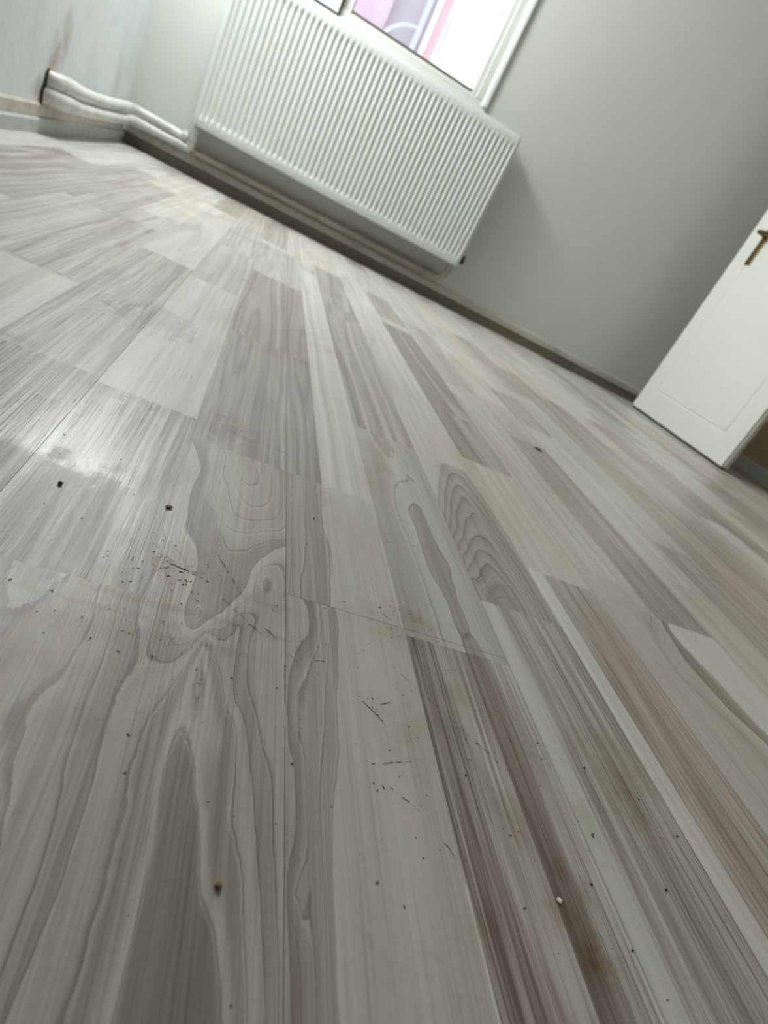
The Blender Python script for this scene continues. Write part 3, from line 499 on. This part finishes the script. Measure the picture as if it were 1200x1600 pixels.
# ------------------------------------------------------------------ radiator
RADM = painted('radiator_enamel', (213, 217, 212), .42, .10, (150, 130, 90), 6, .03)
rad = thing('panel_radiator', 'long white ribbed panel radiator on the wall under the window', 'radiator', (.2485, 3.155, .20))
RW, RH = 1.327, .61; X0, X1, Y0 = -RW/2, RW/2, -.065
npitch = 53; pitch = RW/npitch
def rib_panel():
    xs, hx = [], []
    for i in range(npitch):
        for k_ in range(8):
            t = k_/8; xs.append(X0+(i+t)*pitch)
            h = .5+.5*math.cos(2*math.pi*t); hx.append(1-h**1.6 if 0 < i else 1)   # narrow groove at each pitch line, rounded ridge between
    xs.append(X1); hx.append(1)
    
    zs = [0, .002, .004, .034, .040, .046, .052, .056, RH-.062, RH-.058, RH-.052, RH-.046, RH-.040, RH-.004, RH-.002, RH]
    V = []; nx = len(xs)
    for z in zs:
        e = min(1, max(0, (z-.036)/.018)); e2 = min(1, max(0, (RH-.042-z)/.018)); env = min(e, e2)
        edge = min(z, RH-z); yb = 0 if edge > .003 else (.0008 if edge > .001 or z > .3 else .003)
        for x, h in zip(xs, hx):
            xe = 0 if X0+.008 < x < X1-.008 else .004
            V.append((x, Y0+yb+xe+(1-h)*.010*env, z))
    F = [(j*nx+i, j*nx+i+1, (j+1)*nx+i+1, (j+1)*nx+i) for j in range(len(zs)-1) for i in range(nx-1)]
    me = bpy.data.meshes.new('front_panel'); me.from_pydata(V, [], F)
    for p in me.polygons: p.use_smooth = True
    return me
fp = obj('front_panel', rib_panel(), rad, RADM)
so = fp.modifiers.new('thick', 'SOLIDIFY'); so.thickness = .0025; so.offset = -1
bk = box('rear_panel', (X0+.004, X1-.004, .030, .042, .02, RH-.02), rad, RADM, .004)
for x in (X0+.001, X1-.003): box('side_panel', (x, x+.002, Y0+.006, .045, .006, RH-.002), rad, RADM)
bm = bmesh.new()
for i in range(44): box_bm(bm, X0+.02+i*.0295, X0+.02+i*.0295+.004, Y0+.012, .042, RH-.004, RH-.001)
box_bm(bm, X0+.003, X1-.003, Y0+.010, Y0+.014, RH-.006, RH-.001); box_bm(bm, X0+.003, X1-.003, .038, .042, RH-.006, RH-.001)
obj('top_grille', bm_mesh(bm, 'top_grille'), rad, RADM)
FIN = painted('convector_metal', (120, 118, 106), .6, .3)
box('bottom_header', (X0+.01, X1-.01, Y0+.012, .036, .022, .034), rad, FIN, .004)
for x in (X0+.2, X1-.2): box('wall_bracket', (x, x+.03, .040, .0698, .06, RH-.06), rad, RADM)
obj('blanking_plug', bm_mesh(tube([(X1-.004, -.030, .034), (X1+.026, -.030, .034)], .014, 14, smooth_path=False), 'blanking_plug', True), rad, painted('dark_rusty_iron', (38, 30, 20), .7, .6, (80, 50, 25)), label='dark rusty plug at the lower right corner')
obj('union_nut', bm_mesh(tube([(X1+.017, -.030, .062), (X1+.017, -.030, .020)], .010, 12, smooth_path=False), 'union_nut', True), rad, painted('dark_iron', (52, 44, 32), .7, .6, (80, 50, 25)))
obj('bleed_valve', bm_mesh(tube([(X1-.004, -.010, RH-.035), (X1+.012, -.010, RH-.035)], .006, 10, smooth_path=False), 'bleed_valve', True), rad, FIN)
obj('valve_tail', bm_mesh(tube([(X0+.014, .006, .026), (X0+.014, .006, -.06)], .017, 16, smooth_path=False), 'valve_tail', True), rad, RADM)

# ------------------------------------------------------------------ heating pipes
PIPE = painted('white_pipe_paint', (214, 215, 212), .38, .45, (120, 105, 78), 12, .1)
up_ = thing('heating_pipe', 'upper of two white painted heating pipes leaving the left wall above the skirting', 'pipe', (-.65, 2.2, .13), 'heating pipes')
lo_ = thing('heating_pipe', 'lower white painted heating pipe running along the wall under the radiator', 'pipe', (-.65, 2.2, .095), 'heating pipes')
bpy.context.view_layer.update()
def sub(parent, name, path, rad_, mat=PIPE, **k2):
    L = Vector(parent.location); return obj(name, bm_mesh(tube([Vector(p)-L for p in path], rad_, 20), name, True), parent, mat, **k2)
sub(up_, 'pipe_run', [(-.640, 2.37, .136), (-.640, 2.55, .134), (-.648, 2.8, .136), (-.655, 3.0, .140), (-.660, 3.10, .142), (-.650, 3.165, .142), (-.60, 3.188, .141), (-.50, 3.190, .138), (-.450, 3.190, .136), (-.428, 3.180, .150), (-.4225, 3.165, .19), (-.4225, 3.162, .226)][:10], [.019]*10)
sub(up_, 'elbow', [(-.695, 2.178, .138), (-.668, 2.184, .139), (-.650, 2.212, .140), (-.642, 2.27, .140), (-.640, 2.34, .137), (-.640, 2.40, .136)], [.024, .024, .025, .024, .022, .020])
sub(lo_, 'pipe_run', [(-.635, 2.30, .096), (-.636, 2.5, .094), (-.644, 2.8, .094), (-.652, 3.0, .096), (-.650, 3.09, .098), (-.630, 3.155, .100), (-.57, 3.184, .101), (-.40, 3.186, .103)], [.020]*6+[.018, .017])
sub(lo_, 'pipe_run', [(-.405, 3.186, .103), (0, 3.186, .105), (.5, 3.186, .108), (.80, 3.186, .110), (.868, 3.180, .118), (.892, 3.160, .150), (.895, 3.145, .205)], .016, painted('shaded_beige_pipe_paint', (166, 160, 146), .5, .5, (110, 96, 72), 12, .1))  # darker beige copy of the pipe paint, radiator shade put into its colour
sub(lo_, 'elbow', [(-.695, 2.168, .098), (-.665, 2.174, .099), (-.646, 2.20, .100), (-.637, 2.25, .099), (-.635, 2.32, .096)], [.024, .025, .026, .025, .022])
sub(lo_, 'riser', [(-.4005, 3.172, .105), (-.4005, 3.166, .13), (-.4005, 3.161, .165)], [.017, .017, .017])
sub(up_, 'joint_ring', [(-.6775, 2.176, .138), (-.6725, 2.177, .138)], [.0285, .0285], painted('dark_gap_grime', (60, 50, 36), .9))
sub(lo_, 'joint_ring', [(-.6775, 2.166, .098), (-.6725, 2.167, .098)], [.0285, .0285], bpy.data.materials['dark_gap_grime'])

# ------------------------------------------------------------------ door leaf on the right
DOORM = painted('door_lacquer', (226, 225, 216), .35, .06, (150, 140, 110), 3, .02)
BRASS = NT('aged_brass'); BRASS.b.inputs['Metallic'].default_value = .9; BRASS.b.inputs['Roughness'].default_value = .32
BRASS.set(BRASS.b.inputs['Base Color'], BRASS.mix(BRASS.noise(None, 90, 3), srgb(92, 78, 50), srgb(150, 128, 84))); BRASS = BRASS.m
door = thing('door_1', 'x', 'x', (2.150, 2.575, 0)); del door['label']; del door['category']; door['kind'] = 'structure'
def door_leaf():
    bm = bmesh.new(); Wd, H, T = .80, 2.02, .04
    # face grid (local: x thickness, y width, z height) with a shallow sunk panel moulding
    def ring(inset, d, z0=.0):
        y0, y1, za, zb = -Wd/2+inset[0], Wd/2-inset[0], inset[1], inset[2]
        return [bm.verts.new((d, y, z)) for y, z in ((y0, za), (y1, za), (y1, zb), (y0, zb))]
    R = [ring((0, .012, H), 0), ring((.105, .135, H-.13), 0), ring((.108, .138, H-.133), .0035), ring((.112, .142, H-.137), .0035), ring((.116, .146, H-.141), 0)]
    for a, b in zip(R, R[1:]):
        for i in range(4): bm.faces.new((a[i], a[(i+1) % 4], b[(i+1) % 4], b[i]))
    bm.faces.new(R[-1])
    B = ring((0, .012, H), T)
    for i in range(4): bm.faces.new((R[0][i], R[0][(i+1) % 4], B[(i+1) % 4], B[i]))
    bm.faces.new(B[::-1])
    return bm_mesh(bm, 'door_leaf')
leaf = obj('door_leaf', door_leaf(), door, DOORM)
bv = leaf.modifiers.new('bev', 'BEVEL'); bv.width = .0025; bv.segments = 2; bv.limit_method = 'ANGLE'; bv.angle_limit = math.radians(60)
box('edge_rebate', (.012, .034, -.408, -.400, .02, 2.0), door, painted('door_edge_paint', (196, 196, 186), .4), .002)
box('under_door_shade', (.004, .034, -.397, .397, .0035, .012), door, painted('gap_shade', (74, 66, 52), .8))  # dark strip standing in for the shade in the gap under the leaf
hd = box('handle_plate', (-.007, .0, .262, .300, .835, 1.06), door, BRASS, .003, label='aged brass long backplate')
obj('key_knob', bm_mesh(tube([(-.007, .281, .853), (-.014, .281, .853)], .008, 14, smooth_path=False), 'key_knob', True), hd, BRASS)
obj('lever', bm_mesh(tube([(-.007, .281, .975), (-.045, .281, .975), (-.056, .276, .974), (-.058, .24, .972), (-.056, .17, .970)], [.011, .010, .010, .009, .008], 14), 'lever', True), hd, BRASS)

# ------------------------------------------------------------------ far right: dark wall beyond the door with its grey skirting
box('baseboard_right', (RX-.014, RX, -2.6, WY-.014, 0, .07), None, painted('grey_skirting', (226, 232, 234), .45), .004, kind='structure')

# ------------------------------------------------------------------ crumbs and chips lying about
CR = {}
def crumb(label, cat, name, x, y, r, colr, sh=(1, 1, .7), rot=0, grp=None):
    rr = random.Random(int(x*9999+y*777)); bm = bmesh.new(); bmesh.ops.create_icosphere(bm, subdivisions=2, radius=r)
    for v in bm.verts: v.co *= 1+rr.uniform(-.22, .22)
    for v in bm.verts: v.co.x *= sh[0]; v.co.y *= sh[1]; v.co.z *= sh[2]
    zmin = min(v.co.z for v in bm.verts)
    for v in bm.verts: v.co.z -= zmin
    if colr not in CR: CR[colr] = painted('crumb_%d' % len(CR), colr, .8, .3)
    o = obj(name, bm_mesh(bm, name), None, CR[colr], label=label, category=cat); o.location = (x, y, .0001); o.rotation_euler.z = rot
    if grp: o['group'] = grp
crumb('small dark grey chip lying flat on the pale boards right of centre', 'chip', 'plastic_chip', .649, 1.076, .006, (70, 66, 60), (1.7, .6, .35), -.9)
crumb('small ochre-brown crumb on the grey cathedral-figured board, lower left', 'crumb', 'crumb', .0700, .141, .0016, (120, 96, 40))
crumb('off-white flake lying on the dark striped board, lower right', 'flake', 'paint_flake', .2525, .154, .0018, (225, 220, 205), (1, .8, .3), .5)
crumb('dark round crumb on the finely lined board at the far left', 'crumb', 'crumb', -.0680, .395, .0016, (38, 34, 30))
crumb('fuzzy brown crumb on the lined board left of the knot figure', 'crumb', 'crumb', .0045, .410, .0020, (120, 92, 50), (1.3, .9, .5))
from_px = [(.1255,.4695,.0011),(.300,.1975,.0008),(.281,.1655,.0009),(.234,.187,.0008),(.2145,.222,.0008),(.361,.232,.0009),(.3795,.208,.0009),(.3405,.169,.0010),(.2905,.1335,.0008),(.3215,.249,.0010),(.2865,.262,.0008),(.0985,.275,.0007),(.1025,.206,.0008),(.0215,.257,.0007),(.0935,.2555,.0007),(.177,.365,.0009)]
spots = ['right of the knot figure', 'on the dark striped strip', 'on the greenish striped strip', 'near the cream and dark strip seam', 'beside the thin scratches', 'on the pinkish strip at right', 'low on the right-hand strips', 'by the orange stain', 'in the lower right corner area', 'above the olive stain', 'left of the olive stain', 'on the pale swirl board', 'on the wavy dark grain strip', 'on the left board', 'beside the diagonal grain edge', 'by the cross joint']
for (x, y, r), w_ in zip(from_px, spots):
    crumb('tiny dark speck of dirt '+w_, 'speck', 'dirt_speck', x, y, r*.75, (62, 52, 40), grp='dirt specks on the near boards')

# grime: countless flecks and hairline scuffs pressed on the boards
def flecks():
    rr = random.Random(11); V = []; F = []
    def poly(x, y, r, asp, ang, n=5):
        b0 = len(V)
        for k_ in range(n):
            a = 2*math.pi*k_/n; q = r*rr.uniform(.6, 1.3); px, py = q*math.cos(a)*asp, q*math.sin(a)
            V.append((x+px*math.cos(ang)-py*math.sin(ang), y+px*math.sin(ang)+py*math.cos(ang), .00025))
        F.append(tuple(range(b0, b0+n)))
    def scuff(x0, y0, x1, y1, w, n=14, brk=.25):
        L = math.hypot(x1-x0, y1-y0); ang = math.atan2(y1-y0, x1-x0)
        for i in range(n):
            if rr.random() < brk: continue
            t = (i+.5)/n; poly(x0+(x1-x0)*t+rr.gauss(0, w*.5), y0+(y1-y0)*t+rr.gauss(0, w*.5), w*rr.uniform(.4, 1.1), max(1, L/n/w*.8), ang, 6)
    clusters = [(.205,.362,.012,.010,26),(.01,.340,.014,.012,30),(.025,.34,.02,.008,20),(-.03,.36,.03,.03,22),(.11,.31,.03,.03,26),(.17,.34,.04,.03,30),(.17,.25,.03,.03,24),(.22,.28,.02,.03,24),
                (.22,.25,.012,.012,18),(.05,.31,.04,.012,20),(.0,.27,.04,.012,30),(.16,.19,.03,.02,18),(.3,.2,.04,.05,14),(.18,.17,.03,.02,10),(.26,.2,.03,.05,12),(.02,.24,.05,.03,18),(.12,.4,.06,.05,16),(.0,.45,.08,.06,18),(.25,.45,.08,.06,8),(-.08,.42,.05,.05,14)]
    for cx, cy_, sx, sy2, n in clusters:
        for _ in range(n): poly(rr.gauss(cx, sx), rr.gauss(cy_, sy2), rr.uniform(.00018, .0006), rr.uniform(1, 2.6), rr.uniform(0, 3.14))
    for _ in range(160): poly(rr.uniform(-.1, .5), .1+rr.random()**1.4*.9, rr.uniform(.00015, .00045), rr.uniform(1, 2), rr.uniform(0, 3.14))
    for s_ in SCUFFS: scuff(*s_)
    me = bpy.data.meshes.new('floor_grime'); me.from_pydata(V, [], F); return me
SCUFFS = [(.176,.303,.250,.232,.0003,40,.3),(.150,.262,.1625,.249,.0004,12,.1),(.163,.263,.174,.268,.0003,8,.3),(.250,.290,.262,.281,.0004,8,.1),(.247,.283,.263,.276,.0004,8,.1),(.236,.276,.255,.222,.0002,24,.4),
 (.200,.366,.213,.358,.0006,8,.2),(.176,.362,.184,.352,.0006,8,.2),(.018,.343,.040,.338,.0005,14,.2),(.045,.372,.075,.318,.0003,20,.4),(.085,.305,.093,.297,.0004,6,.1),(.055,.322,.085,.296,.0003,14,.4),
 (.150,.216,.178,.224,.0003,10,.3),(.158,.205,.176,.192,.0003,10,.3),(.10,.288,.108,.280,.0004,6,.1),(.118,.286,.126,.289,.0005,5,.1),(.188,.176,.193,.168,.0003,6,.2)]
DIRT = painted('pressed_dirt', (112, 90, 62), .9, .5, (70, 55, 40), 40)
obj('floor_grime', flecks(), FL, DIRT, kind='stuff')
